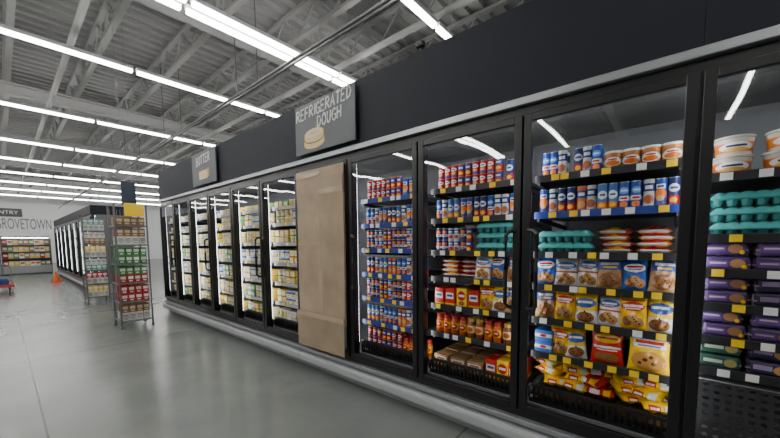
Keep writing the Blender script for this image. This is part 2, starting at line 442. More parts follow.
def sign(label, y, w, h, z0):
    t = thing('hanging_sign', label, 'sign', (D-.052, y, z0))
    bm = bmesh.new(); box(bm, -.006, .006, -w/2, w/2, 0, h, .003); obj('sign_board', bm, SLATE, t)
    for q in (-w*.35, w*.35):
        bm = bmesh.new(); box(bm, .006, .0315, q-.02, q+.02, h*.3, h*.7); obj('bracket', bm, BLACK, t)
    return t
def disc(bm, x, y, z, ry, rz, seg=32):
    bm.faces.new([bm.verts.new((x, y+ry*math.cos(2*PI*i/seg), z+rz*math.sin(2*PI*i/seg))) for i in range(seg)])
def drum(bm, x, y, z0, z1, ry, rz, seg=32):
    h = seg//2
    pts = [(y+ry*math.cos(PI*i/h), z1+rz*math.sin(PI*i/h)) for i in range(h+1)]+[(y-ry*math.cos(PI*i/h), z0-rz*math.sin(PI*i/h)) for i in range(h+1)]
    bm.faces.new([bm.verts.new((x, p, q)) for p, q in pts])
s1 = sign('grey sign reading REFRIGERATED DOUGH with a drawn dough roll', 1.215*D, .86, .47, 2.19)
chalk('REFRIGERATED', .1, s1, (-.008, 0, .39))
chalk('DOUGH', .1, s1, (-.008, -.1, .27))
yc = .13
bm = bmesh.new(); drum(bm, -.0075, yc, .075, .12, .165, .055); obj('roll_outline', bm, BROWNL, s1)
bm = bmesh.new(); drum(bm, -.0081, yc, .077, .12, .154, .046); obj('roll_side', bm, CREAM, s1)
bm = bmesh.new(); drum(bm, -.0087, yc, .13, .17, .155, .052); obj('roll_outline', bm, BROWNL, s1)
bm = bmesh.new(); drum(bm, -.0093, yc, .132, .17, .145, .043); obj('roll_side', bm, CREAM, s1)
bm = bmesh.new(); disc(bm, -.0099, yc, .175, .135, .04); obj('roll_top', bm, P('pale_dough', (.9, .78, .52), .6), s1)
bm = bmesh.new(); disc(bm, -.0105, yc, .177, .07, .02); obj('roll_centre', bm, CREAM, s1)
s2 = sign('smaller-looking far grey sign reading BUTTER with a drawn butter stick', 2.56*D, .86, .47, 2.19)
chalk('BUTTER', .12, s2, (-.008, 0, .36), .011)
bm = bmesh.new(); box(bm, -.0085, -.007, -.14, .16, .08, .2); obj('butter_side', bm, CREAM, s2)
bm = bmesh.new(); box(bm, -.009, -.007, -.2, -.145, .095, .215); obj('butter_end', bm, P('butter_end_print', (.6, .42, .15), .6), s2)

def crease(y, z, amp, sd):
    v = mnoise.noise(Vector((y*2.2, z*1.2, sd)))*.8+abs(mnoise.noise(Vector((y*4, z*6, sd+9))))*.9
    return amp*v
def sheet(name, y0, y1, z0, z1, amp, par, mat, th=.006, loc=(0, 0, 0), sd=0.):
    """thin creased sheet; tape built with the same seed follows the same creases"""
    bm = bmesh.new(); ny = max(2, int((y1-y0)/.025)); nz = max(2, int((z1-z0)/.03))
    for s in (0, 1):
        g = []
        for i in range(ny+1):
            col = []
            for j in range(nz+1):
                yy = y0+(y1-y0)*i/ny; zz = z0+(z1-z0)*j/nz
                col.append(bm.verts.new((crease(yy, zz, amp, sd)-th*s, yy, zz)))
            g.append(col)
        for i in range(ny):
            for j in range(nz): bm.faces.new((g[i][j], g[i+1][j], g[i+1][j+1], g[i][j+1]))
        if s == 0: g0 = g
    e0 = [g0[i][0] for i in range(ny+1)]+[g0[ny][j] for j in range(1, nz+1)]+[g0[i][nz] for i in range(ny-1, -1, -1)]+[g0[0][j] for j in range(nz-1, 0, -1)]
    e1 = [g[i][0] for i in range(ny+1)]+[g[ny][j] for j in range(1, nz+1)]+[g[i][nz] for i in range(ny-1, -1, -1)]+[g[0][j] for j in range(nz-1, 0, -1)]
    for i in range(len(e0)):
        k = (i+1) % len(e0); bm.faces.new((e0[i], e0[k], e1[k], e1[i]))
    return obj(name, bm, mat, par, True, loc)
ya, yb = Yk(3)+.022, Yk(4)-.022
t = thing('cardboard_sheet', 'tall creased brown cardboard sheet taped over one case door', 'cardboard', (D-.05, (ya+yb)/2, .56))
w2 = (yb-ya)/2
sheet('sheet', -w2, w2, 0, 1.47, .008, t, CARD, sd=.3)
sheet('overlap_sheet', -w2, -.02, .02, 1.38, .008, t, cardboard_mat('corrugated_cardboard_mid', .92), loc=(-.014, 0, 0), sd=.3)
for a, lx in (((-w2, -.02, 1.22, 1.27), -.0215), ((-.05, .015, .02, .5), -.0215), ((-.02, w2, 1.40, 1.45), -.0085), ((-.02, w2, .74, .78), -.0085)):
    sheet('tape_strip', *a, .008, t, TAPE, th=.001, loc=(lx, 0, 0), sd=.3)
t = thing('cardboard_sheet', 'short darker cardboard flap taped below the tall sheet, by the floor', 'cardboard', (D-.078, (ya+yb)/2, .275))
sheet('sheet', -w2, w2, 0, .36, .008, t, CARD2, sd=4.)
sheet('tape_strip', -w2, w2, .31, .36, .008, t, TAPE, th=.001, loc=(-.0085, 0, 0), sd=4.)

# ------------------------------------------------------------------ products
BL = (.02, .06, .30); BL2 = (.012, .025, .14); RD = (.45, .014, .014); OR = (.75, .17, .02); WH = (.72, .72, .70); YE = (.88, .5, .015); BR = (.28, .11, .03); TAN = (.6, .36, .14); DK = (.03, .03, .1)
def can(mat, r=.0262, h=.15):
    bm = bmesh.new(); lathe(bm, [(r*.9, 0), (r, .003), (r, .008), (r*.97, .012), (r*.97, h-.012), (r, h-.008), (r, h-.003), (r*.9, h-.003)], 14)
    p = proto('dough_can', bm, mat)
    bm = bmesh.new(); lathe(bm, [(r*.93, h-.003), (r*.93, h), (r*.85, h), (r*.83, h-.001)], 14); pchild(p, 'can_lid', bm, LIDM)
    return p
can_bo = can(label_mat('blue_can_orange', BL, [('ell', .5, .48, .45, .2, OR), ('rect', .15, .85, .66, .82, WH), ('rect', .25, .75, .7, .78, BL), ('ell', .5, .34, .3, .1, TAN), ('band', .05, .12, RD)]))
can_bw = can(label_mat('blue_can_white', BL, [('band', .34, .5, WH), ('rect', .2, .8, .38, .46, RD), ('ell', .5, .7, .4, .12, (.1, .3, .7)), ('rect', .25, .75, .67, .73, WH), ('ell', .5, .2, .34, .11, OR)]))
can_br = can(label_mat('blue_can_red', BL2, [('band', .1, .4, RD), ('ell', .5, .66, .42, .14, WH), ('rect', .22, .78, .62, .7, BL), ('ell', .5, .25, .3, .09, YE)]))
can_lb = can(label_mat('light_blue_can', (.06, .16, .42), [('ell', .5, .6, .42, .16, WH), ('rect', .25, .75, .57, .64, BL), ('band', .1, .34, OR), ('ell', .5, .22, .3, .08, YE)]))
can_or = can(label_mat('orange_can', (.68, .15, .02), [('band', .55, .85, BL), ('rect', .2, .8, .64, .76, WH), ('ell', .5, .3, .36, .14, TAN)]))
can_sv = can(label_mat('silver_can', (.5, .51, .53), [('band', .6, .88, BL2), ('rect', .2, .8, .68, .8, WH), ('ell', .5, .32, .4, .16, (.4, .1, .03)), ('band', .03, .09, BL)]))
can_rd = can(label_mat('red_can', RD, [('ell', .5, .66, .42, .16, WH), ('rect', .22, .78, .62, .7, BL), ('band', .05, .18, BL), ('ell', .5, .34, .3, .11, TAN)]), .0262, .088)
can_rb = can(label_mat('red_blue_can', RD, [('band', .5, .9, BL), ('rect', .2, .8, .62, .76, WH), ('ell', .5, .25, .34, .14, YE)]), .0262, .088)
can_sb = can(label_mat('short_blue_can', BL2, [('band', .3, .5, WH), ('ell', .5, .7, .4, .14, OR), ('rect', .25, .75, .34, .45, RD)]), .0262, .088)
can_sw = can(label_mat('short_silver_can', (.5, .51, .53), [('band', .55, .9, BL), ('rect', .2, .8, .64, .78, WH), ('ell', .5, .28, .36, .16, RD)]), .0262, .088)
def tubp(mat, r=.052, h=.1, lid=WHITELID, name='dough_tub'):
    bm = bmesh.new(); lathe(bm, [(r*.82, 0), (r*.86, .004), (r*.97, h-.014), (r*.97, h-.012)], 20); p = proto(name, bm, mat)
    bm = bmesh.new(); lathe(bm, [(r, h-.012), (r*1.03, h-.01), (r*1.03, h-.002), (r*.98, h), (r*.9, h-.002)], 20); pchild(p, 'tub_lid', bm, lid); return p
tub_br = tubp(label_mat('brown_tub', (.35, .15, .04), [('ell', .5, .5, .45, .28, WH), ('ell', .5, .42, .36, .16, OR), ('rect', .25, .75, .6, .68, RD), ('band', .85, 1, (.55, .2, .05))]), .046, .1)
tub_wh = tubp(label_mat('white_tub', (.55, .5, .44), [('band', .2, .75, (.7, .18, .03)), ('ell', .5, .5, .4, .28, WH), ('rect', .25, .75, .5, .62, DK), ('ell', .5, .34, .3, .12, (.7, .4, .12))]), .07, .088, GREYLID)
tub_mg = tubp(label_mat('yellow_tub', (.8, .6, .1), [('ell', .5, .5, .44, .25, WH), ('band', .0, .2, (.1, .35, .1))]), .046, .08, WHITELID, 'margarine_tub')
tub_cr = tubp(label_mat('cream_tub', (.75, .66, .42), [('ell', .5, .5, .44, .28, (.75, .5, .08)), ('rect', .28, .72, .46, .56, WH)]), .046, .08, WHITELID, 'margarine_tub')
def egg(lidm, traym, name='egg_carton', L=.295, d=.11):
    bm = bmesh.new(); nx, ny = 48, 16; g = []
    for i in range(nx+1):
        row = []
        for j in range(ny+1):
            u, v = i/nx, j/ny
            e = min(1, min(u, 1-u)*L/.022, min(v, 1-v)*d/.022)
            z = .036+.022*math.sqrt(max(0, e))+.009*e*abs(math.sin(u*6*PI))**.5*abs(math.sin(v*2*PI))**.5
            row.append(bm.verts.new(((u-.5)*L*(1-.03*e), (v-.5)*d, z)))
        g.append(row)
    for i in range(nx):
        for j in range(ny): bm.faces.new((g[i][j], g[i+1][j], g[i+1][j+1], g[i][j+1]))
    p = proto(name, bm, lidm)
    bm = bmesh.new()
    for i in range(6):
        for j in range(2):
            lathe(bm, [(.013, 0), (.019, .008), (.0235, .03)], 8, (i-2.5)*L/6.2, (j-.5)*d/2.1)
    box(bm, -L/2, L/2, -d/2, d/2, .029, .036, .003)
    pchild(p, 'egg_tray', bm, traym); return p
egg_t = egg(TEAL, TEALD)
def wrap_pack(mat, L=.158):
    bm = bmesh.new(); n = 4
    for i in range(n):
        for j in range(2): lathe(bm, [(.010, .0), (.017, .006), (.019, .028), (.016, .056), (.010, .064)], 10, (i-(n-1)/2)*L/n, (j-.5)*.052)
    box(bm, -L/2, L/2, -.055, .055, .026, .034, .004)
    p = proto('bun_pack', bm, CLEARP)
    bm = bmesh.new(); w = L*.46
    box(bm, -w, w, -.0565, .0565, .004, .067, .012); pchild(p, 'printed_sleeve', bm, mat, False); return p
PS = label_mat('purple_sleeve', (.06, .03, .12), [('rect', .08, .55, .25, .7, (.13, .06, .22)), ('rect', .12, .5, .45, .58, (.5, .42, .5)), ('ell', .75, .5, .17, .32, (.34, .17, .07)), ('ell', .9, .25, .06, .15, YE)], var=.35)
PS2 = label_mat('dark_purple_sleeve', (.02, .012, .04), [('rect', .1, .5, .4, .75, (.25, .18, .3)), ('ell', .72, .5, .2, .34, (.4, .22, .08))], var=.35)
PG = label_mat('green_sleeve', (.02, .07, .05), [('rect', .15, .6, .4, .65, (.45, .5, .4)), ('ell', .78, .5, .15, .3, (.35, .3, .1))], var=.3)
wp_p = wrap_pack(PS); wp_d = wrap_pack(PS2); wp_g = wrap_pack(PG)
def pouch_bm(w, h, th, rot=False):
    bm = bmesh.new(); nx, nz = 12, 16
    def pt(i, j, s):
        u, v = 2*i/nx-1, 2*j/nz-1
        sag = 1-.25*v
        t_ = th/2*sag*(max(0, 1-abs(u)**3)**.6)*(max(0, 1-abs(v*1.08)**4)**.6 if abs(v*1.08) < 1 else 0)
        x = u*w/2*(1-.07*(1-v*v)-.03*v); z = h/2+v*h/2
        wob = .006*math.sin(5*u+3*v)+.004*math.sin(11*u-7*v)+.003*math.sin(9*v+4*u)
        return Vector((x, s*(t_+.0006)+wob*(t_/(th/2)), z))
    gs = []
    for s in (-1, 1):
        g = [[bm.verts.new(pt(i, j, s)) for j in range(nz+1)] for i in range(nx+1)]; gs.append(g)
        for i in range(nx):
            for j in range(nz): bm.faces.new((g[i][j], g[i+1][j], g[i+1][j+1], g[i][j+1]))
    def ring(g): return [g[i][0] for i in range(nx+1)]+[g[nx][j] for j in range(1, nz+1)]+[g[i][nz] for i in range(nx-1, -1, -1)]+[g[0][j] for j in range(nz-1, 0, -1)]
    a, b = ring(gs[0]), ring(gs[1])
    for i in range(len(a)):
        k = (i+1) % len(a); bm.faces.new((a[i], a[k], b[k], b[i]))
    return bm
def pouch(mat, w=.124, h=.18, th=.052, name='dough_pouch'): return proto(name, pouch_bm(w, h, th), mat)
def flat(mat, w=.16, h=.2, th=.04, name='dough_pack'):
    bm = pouch_bm(w, h, th)
    bm.transform(Matrix.Translation((0, -h/2, th/2)) @ Matrix.Rotation(-PI/2, 4, 'X'))
    return proto(name, bm, mat)
CHIP = [('ell', x, z, .035, .028, (.06, .02, .01)) for x, z in ((.28, .3), (.38, .22), (.62, .28), (.72, .2), (.5, .4), (.56, .34))]
COOK = [('ell', .33, .27, .2, .15, BR), ('ell', .68, .24, .2, .15, (.42, .2, .06)), ('ell', .5, .38, .17, .11, (.5, .26, .08))]+CHIP
SH = .22
po_y = pouch(label_mat('yellow_pouch', YE, [('ell', .5, .72, .4, .14, (.7, .03, .02)), ('rect', .16, .84, .70, .77, WH), ('rect', .24, .76, .63, .67, WH), ('rect', .1, .9, .88, .92, (.6, .1, .02))]+COOK, SH))
po_w = pouch(label_mat('white_pouch', WH, [('ell', .5, .76, .4, .13, (.05, .15, .5)), ('rect', .2, .8, .74, .8, WH), ('rect', .3, .7, .68, .71, YE), ('rect', .05, .95, .5, .56, (.6, .1, .03))]+COOK, SH))
po_b = pouch(label_mat('blue_pouch', (.03, .1, .4), [('ell', .5, .74, .4, .14, WH), ('rect', .2, .8, .75, .81, RD), ('rect', .26, .74, .68, .72, BL)]+COOK, SH))
po_n = pouch(label_mat('tan_pouch', (.5, .3, .14), [('rect', .08, .92, .6, .9, (.07, .12, .4)), ('rect', .18, .82, .76, .84, WH), ('rect', .26, .74, .66, .71, YE), ('ell', .5, .3, .38, .22, BR)]+CHIP, SH))
po_r = pouch(label_mat('red_pouch', (.55, .02, .012), [('ell', .5, .74, .38, .13, YE), ('rect', .2, .8, .72, .78, RD), ('rect', .1, .9, .46, .52, WH), ('rect', .2, .8, .4, .43, WH), ('ell', .5, .2, .35, .14, BR)], SH), .16, .2)
po_yc = pouch(label_mat('yellow_cookie_pouch', (.92, .58, .02), [('rect', .12, .88, .66, .88, WH), ('rect', .18, .82, .76, .84, (.6, .03, .02)), ('rect', .24, .76, .69, .73, (.1, .1, .4)), ('ell', .5, .3, .4, .26, (.5, .24, .06)), ('ell', .42, .34, .06, .05, (.08, .03, .01)), ('ell', .62, .26, .06, .05, (.08, .03, .01)), ('ell', .55, .42, .05, .04, (.08, .03, .01)), ('ell', .3, .24, .05, .04, (.08, .03, .01))], SH), .18, .205)
po_yw = pouch(label_mat('yellow_white_pouch', (.92, .6, .05), [('band', .0, .42, WH), ('ell', .5, .68, .42, .16, (.05, .12, .4)), ('rect', .2, .8, .67, .74, WH), ('ell', .5, .22, .36, .17, BR)]+CHIP, SH))
fl_r = flat(label_mat('red_pack', (.6, .04, .015), [('rect', .1, .9, .3, .6, WH), ('ell', .5, .75, .3, .15, YE)]), .155, .2, .035)
fl_o = flat(label_mat('orange_pack', (.75, .2, .03), [('rect', .1, .9, .3, .6, WH), ('ell', .5, .75, .3, .15, RD)]), .155, .2, .035)
fl_y = flat(label_mat('yellow_bag', (.92, .58, .01), [('rect', .62, .85, .3, .75, WH), ('rect', .15, .5, .4, .7, (.6, .05, .03)), ('rect', .2, .45, .5, .6, WH)], SH), .15, .23, .065, 'dough_bag')
fl_rb = flat(label_mat('red_bag', (.55, .02, .012), [('rect', .62, .85, .3, .75, YE), ('rect', .15, .5, .4, .7, WH)], SH), .15, .23, .065, 'dough_bag')
def jar(mat, capm):
    bm = bmesh.new(); lathe(bm, [(.026, 0), (.03, .005), (.031, .085), (.028, .105), (.022, .113), (.022, .118)], 16); p = proto('sauce_jar', bm, mat)
    bm = bmesh.new(); lathe(bm, [(.024, .116), (.025, .118), (.025, .138), (.023, .141)], 16); pchild(p, 'jar_cap', bm, capm); return p
jar_o = jar(label_mat('orange_jar', (.5, .1, .01), [('band', .3, .75, YE), ('ell', .5, .52, .4, .2, RD), ('rect', .3, .7, .5, .58, WH)]), P('red_cap', (.45, .02, .015), .35))
jar_b = jar(label_mat('brown_jar', (.2, .05, .02), [('band', .3, .75, (.75, .55, .25)), ('ell', .5, .52, .35, .16, (.45, .08, .02))]), P('gold_cap', (.6, .38, .06), .35))
def carton(mat, w=.1, d=.09, h=.075, name='butter_carton'):
    bm = bmesh.new(); box(bm, -w/2, w/2, -d/2, d/2, 0, h, .003)
    box(bm, -w/2+.006, w/2-.006, -d/2-.0012, -d/2+.002, h*.55, h-.004, .0005)
    box(bm, -w/2+.004, w/2-.004, -d/2+.004, d/2-.02, h-.001, h+.0012, .0005)
    return proto(name, bm, mat, False)
CT = {
 'cream': carton(label_mat('cream_carton', (.72, .62, .36), [('rect', .1, .9, .35, .7, (.7, .45, .06)), ('rect', .2, .8, .1, .25, (.1, .2, .5))]), .088),
 'yellow': carton(label_mat('yellow_carton', (.82, .6, .1), [('ell', .5, .5, .35, .3, WH), ('rect', .3, .7, .45, .58, (.1, .2, .5)), ('band', 0, .15, (.5, .05, .03))]), .088),
 'white and blue': carton(label_mat('white_blue_carton', WH, [('band', .55, .85, (.04, .15, .5)), ('ell', .5, .3, .3, .18, YE)]), .088, name='dairy_carton'),
 'green': carton(label_mat('green_carton', (.2, .4, .15), [('ell', .5, .55, .38, .28, WH), ('band', 0, .15, (.08, .3, .1))]), .088, name='dairy_carton'),
 'white': carton(label_mat('white_carton', (.74, .72, .64), [('ell', .5, .55, .35, .2, (.55, .5, .4)), ('band', 0, .12, (.7, .55, .1))]), .088, name='dairy_carton'),
 'gold': carton(label_mat('gold_carton', (.62, .42, .07), [('rect', .12, .88, .4, .75, WH), ('rect', .25, .75, .5, .62, RD)]), .088),
}
bx_br = carton(label_mat('brown_tray_box', (.3, .17, .07), [('rect', .1, .9, .5, .85, WH), ('rect', .2, .8, .6, .75, (.4, .08, .03)), ('ell', .5, .25, .25, .16, (.6, .4, .2))]), .125, .15, .085, 'dough_box')
bx_bw = carton(label_mat('blue_white_box', (.05, .16, .5), [('band', .4, .7, WH), ('ell', .5, .55, .2, .12, RD)]), .1, .14, .07, 'dough_box')
bx_rd = carton(label_mat('red_box', (.55, .02, .012), [('rect', .1, .9, .4, .75, WH), ('rect', .2, .8, .52, .66, BL), ('band', 0, .15, YE)]), .08, .12, .13, 'dough_box')
bx_yl = carton(label_mat('yellow_box', (.88, .56, .03), [('ell', .5, .6, .4, .25, RD), ('rect', .2, .8, .54, .66, WH), ('ell', .5, .2, .3, .12, BR)]), .08, .12, .14, 'dough_box')

DOOR = {-1: 'rightmost glass door', 0: 'second glass door from right', 1: 'third glass door from right', 2: 'door just right of cardboard',
        4: 'first door left of cardboard', 5: 'second door left of cardboard', 6: 'third door left of cardboard', 7: 'fourth door left of cardboard', 8: 'fifth door left of cardboard', 9: 'sixth door left of cardboard'}
def mixrow(types, k, z, f0, f1, pat, shelf, cat, x=.17, stack=1, sh=.1, depth=1, dp=.1, jit=.003, rj=.1, scl=0):
    """one facing per letter of pat, left to right; types maps a letter to (proto, description); a dot is an empty place"""
    n = len(pat); yL = Yk(k+1)-.045; wd = W-.09
    for d in range(depth):
        for i, c in enumerate(pat):
            if c == '.': continue
            p, desc = types[c][:2]
            ct = types[c][2] if len(types[c]) > 2 else cat
            fy = f0+(f1-f0)*(i+.5)/n
            multi = pat.count(c)*stack*depth > 1
            for s in range(stack):
                o = dup(p, (D+x+d*dp+R.uniform(-jit, jit), yL-fy*wd+R.uniform(-jit, jit)*.5, z+s*sh), -PI/2+R.uniform(-rj, rj),
                    f'{desc}, {shelf}, {DOOR[k]}', ct, f'{desc}s, {shelf}, {DOOR[k]}' if multi else None)
                if scl:
                    o.scale = (1+R.uniform(-scl, scl), 1, 1+R.uniform(-scl, scl*.4))
                    o.rotation_euler[0] = -R.uniform(.05, .22); o.rotation_euler[1] = R.uniform(-.05, .05)
def put(p, k, z, f0, f1, n, desc, shelf, cat, **kw):
    mixrow({'a': (p, desc)}, k, z, f0, f1, 'a'*n, shelf, cat, **kw)
CN = {'o': (can_bo, 'blue dough can with orange label'), 'w': (can_bw, 'blue dough can with white and red band'), 'r': (can_br, 'dark blue dough can with red band'),
      'l': (can_lb, 'light blue dough can'), 'n': (can_or, 'orange and blue dough can'), 's': (can_sv, 'silver and navy dough can')}
CR = {'r': (can_rd, 'short red dough can'), 'b': (can_rb, 'short red and blue dough can'), 'k': (can_sb, 'short navy dough can'), 'v': (can_sw, 'short silver and blue dough can')}
PO = {'y': (po_y, 'yellow cookie dough pouch'), 'w': (po_w, 'white cookie dough pouch'), 'b': (po_b, 'blue cookie dough pouch'), 'n': (po_n, 'tan and navy cookie dough pouch'),
      'r': (po_r, 'red cookie dough pouch'), 'c': (po_yc, 'large yellow pouch with a cookie picture'), 'v': (po_yw, 'yellow and white dough pouch')}
FL = {'r': (fl_r, 'flat red dough pack'), 'o': (fl_o, 'flat orange dough pack')}
dk = dict(depth=2, dp=.065)
# --- door A (second from right)
k = 0
mixrow(CN, k, SA[5], .02, .48, 'wws.rsw', 'top shelf', 'dough can', jit=.005, **dk)
put(tub_br, k, SA[5], .5, 1.0, 4, 'brown and orange dough tub', 'top shelf', 'dough tub', depth=2, dp=.12, x=.18)
mixrow(CN, k, SA[4], .0, 1., 'osrrnsllwwsor', 'second shelf', 'dough can', jit=.005, **dk)
put(egg_t, k, SA[3], .0, .46, 1, 'teal foam egg carton', 'third shelf', 'egg carton', stack=2, sh=.069, rj=.04, jit=.008)
mixrow(FL, k, SA[3], .47, .98, 'ro', 'third shelf', 'dough pack', stack=4, sh=.036, x=.33, jit=.012, rj=.15)
mixrow(PO, k, SA[2], .0, 1., 'bwwnbn', 'fourth shelf', 'dough pouch', rj=.2, scl=.09, x=.155, depth=2, dp=.07, jit=.006)
mixrow(PO, k, SA[1], .0, 1., 'nyvwyv', 'fifth shelf', 'dough pouch', rj=.22, scl=.1, x=.155, depth=2, dp=.07, jit=.006)
put(bx_bw, k, SA[0], .0, .15, 1, 'blue and white dough box', 'sixth shelf', 'dough box', stack=2, sh=.072, x=.2, rj=.03)
mixrow(PO, k, SA[0], .15, .42, 'yv', 'sixth shelf', 'dough pouch', rj=.25, scl=.09, x=.155)
mixrow(PO, k, SA[0], .46, .7, 'r', 'sixth shelf', 'dough pouch', rj=.15, scl=.03, x=.155)
mixrow(PO, k, SA[0], .72, 1., 'c', 'sixth shelf', 'dough pouch', rj=.12, scl=.03, x=.155)
mixrow({'y': (fl_y, 'yellow dough bag lying in a heap'), 'r': (fl_rb, 'red dough bag lying in a heap')}, k, .36, .0, 1.0, 'yyryy', 'bottom deck', 'dough bag', stack=3, sh=.058, x=.36, depth=2, dp=.22, rj=.6, jit=.03)
# --- door B
k = 1
mixrow(CR, k, SA[5], .02, .78, 'rrrbbrrrb', 'top shelf', 'dough can', stack=2, sh=.088)
mixrow(CN, k, SA[5], .8, 1., 'rr', 'top shelf', 'dough can', **dk)
mixrow(CN, k, SA[4], .0, 1., 'wslloorrwssoo', 'second shelf', 'dough can', jit=.005, **dk)
mixrow(CR, k, SA[3], .0, .46, 'kkvvkb', 'third shelf', 'dough can', jit=.004, stack=2, sh=.088)
put(egg_t, k, SA[3], .5, 1., 1, 'teal foam egg carton', 'third shelf', 'egg carton', stack=3, sh=.069, rj=.04, jit=.008)
mixrow(FL, k, SA[2], .0, .5, 'ro', 'fourth shelf', 'dough pack', stack=4, sh=.036, x=.33, jit=.01)
mixrow(PO, k, SA[2], .5, 1., 'wbn', 'fourth shelf', 'dough pouch', rj=.16, scl=.08, x=.155)
mixrow({'r': (bx_rd, 'red dough box'), 'y': (bx_yl, 'yellow dough box')}, k, SA[1], .0, .56, 'rryr', 'fifth shelf', 'dough box', x=.19, rj=.05, depth=2, dp=.13)
mixrow(PO, k, SA[1], .57, 1., 'yvn', 'fifth shelf', 'dough pouch', rj=.16, scl=.08, x=.155)
mixrow({'o': (jar_o, 'orange-labelled sauce jar with red cap'), 'b': (jar_b, 'brown sauce jar with gold cap')}, k, SA[0], .0, 1., 'oooobboobb', 'sixth shelf', 'jar', depth=2, dp=.07)
mixrow({'b': (bx_br, 'brown and white dough box')}, k, .36, .0, .62, 'bbb', 'bottom deck', 'dough box', x=.2, depth=3, dp=.17, rj=.12)
mixrow({'r': (bx_rd, 'red dough box'), 'y': (bx_yl, 'yellow dough box')}, k, .36, .64, 1., 'ryr', 'bottom deck', 'dough box', x=.2, depth=2, dp=.14, rj=.08)
# --- door C
k = 2
mixrow(CR, k, SC[5], .02, .62, 'rrrrbbb', 'top shelf', 'dough can', stack=2, sh=.088)
mixrow(CN, k, SC[5], .64, 1., 'oooo', 'top shelf', 'dough can')
nsh = ['second', 'third', 'fourth', 'fifth', 'sixth']
for i, pat in enumerate(('wwsoorrlsoonn', None, 'rrsllnnwwsoor', None, 'lllswwwnnsowr')):
    if pat: mixrow(CN, k, SC[4-i], .0, 1., pat, nsh[i]+' shelf', 'dough can', jit=.004)
mixrow(CR, k, SC[3], .0, 1., 'kkvvbbkkkvvkb', 'third shelf', 'dough can', stack=2, sh=.088)
mixrow(CR, k, SC[1], .0, 1., 'vkkbbvkkrrvvk', 'fifth shelf', 'dough can', stack=2, sh=.088)
mixrow(CR, k, .36, .0, .62, 'rrrbbrr', 'bottom deck', 'dough can', stack=2, sh=.088, **dk)
put(jar_o, k, .36, .64, 1, 4, 'orange-labelled jar with red cap', 'bottom deck', 'jar', depth=2, dp=.07)
# --- rightmost door
k = -1
put(tub_wh, k, SR[5], .0, 1., 4, 'wide round tub with orange label', 'top shelf', 'dough tub', stack=2, sh=.089, x=.2, jit=.008)
for i, zz in enumerate((0, .069, .138)):
    put(egg_t, k, SR[4]+zz, .0, .97, 2, 'teal foam egg carton', 'second shelf', 'egg carton', rj=.06, jit=.012, x=.19)
WP = {'p': (wp_p, 'purple-sleeved clear bun pack'), 'd': (wp_d, 'near-black-sleeved clear bun pack'), 'g': (wp_g, 'dark green-sleeved clear bun pack')}
for z, pat, s in ((SR[3], 'ppdp', 'third shelf'), (SR[2], 'pdpp', 'fourth shelf'), (SR[1], 'ppdd', 'fifth shelf'), (SR[0], 'gdgg', 'sixth shelf')):
    mixrow(WP, k, z, .0, 1., pat, s, 'bun pack', rj=.13, x=.19, stack=2, sh=.0675, jit=.014)
# --- butter doors
nm_sh = ['bottom deck', 'sixth shelf', 'fifth shelf', 'fourth shelf', 'third shelf', 'second shelf', 'top shelf']
BT = {'c': (CT['cream'], 'cream butter carton'), 'y': (CT['yellow'], 'yellow butter carton'), 'b': (CT['white and blue'], 'white and blue dairy carton', 'dairy carton'), 'g': (CT['green'], 'green and white dairy carton', 'dairy carton'),
      'w': (CT['white'], 'white dairy carton', 'dairy carton'), 'o': (CT['gold'], 'gold butter carton'), 't': (tub_mg, 'yellow margarine tub', 'margarine tub'), 'm': (tub_cr, 'cream margarine tub', 'margarine tub')}
for k in range(4, 10):
    for i, z in enumerate([.36]+SF):
        t3 = []
        while len(t3) < 4:
            c = R.choice('ccyyttmmwwbog')
            if c not in t3: t3.append(c)
        pat = ''.join(c*n for c, n in zip(t3, R.choice([(2, 2, 2, 1), (2, 1, 2, 2), (1, 2, 2, 2), (2, 2, 1, 2)])))
        mixrow(BT, k, z, .0, 1., pat, nm_sh[i], 'butter carton', stack=1 if i == 6 or (k > 6 and i == 5) else 2, sh=.0805, rj=.08)

# ------------------------------------------------------------------ beyond the run
SFAR = [.62, .95, 1.28, 1.6]
FX, FY, FN, FW = 1.6, 11.6, 7, 1.3
make_case('distant black glass-door case run beyond the display racks', FX, FY, FN, [SFAR]*FN, tags=0, handles=False, W=FW, rails=['wwww']*FN)
bm = bmesh.new(); box(bm, -.02, .86, 0, FN*FW, 0, .24, .004)
o = obj('header_fascia', bm, CHAR, loc=(FX, FY, 2.115)); tag(o, 'low charcoal header on top of the distant glass-door cases', 'header')
fz = [carton(label_mat('frozen_'+n, c, [('rect', .1, .9, .4, .8, c2)]), .22, .12, .22, 'frozen_box') for n, c, c2 in (('white', WH, (.1, .3, .6)), ('yellow', (.8, .6, .2), WH), ('red', (.5, .06, .04), WH), ('green', (.15, .4, .15), WH))]
for d in range(FN):
    for i, z in enumerate([.36]+SFAR):
        for j in range(5):
            dup(R.choice(fz), (FX+.18, FY+d*FW+.16+j*.245, z), -PI/2, 'small food carton behind the distant case doors', 'food carton', 'cartons in the distant glass-door cases')

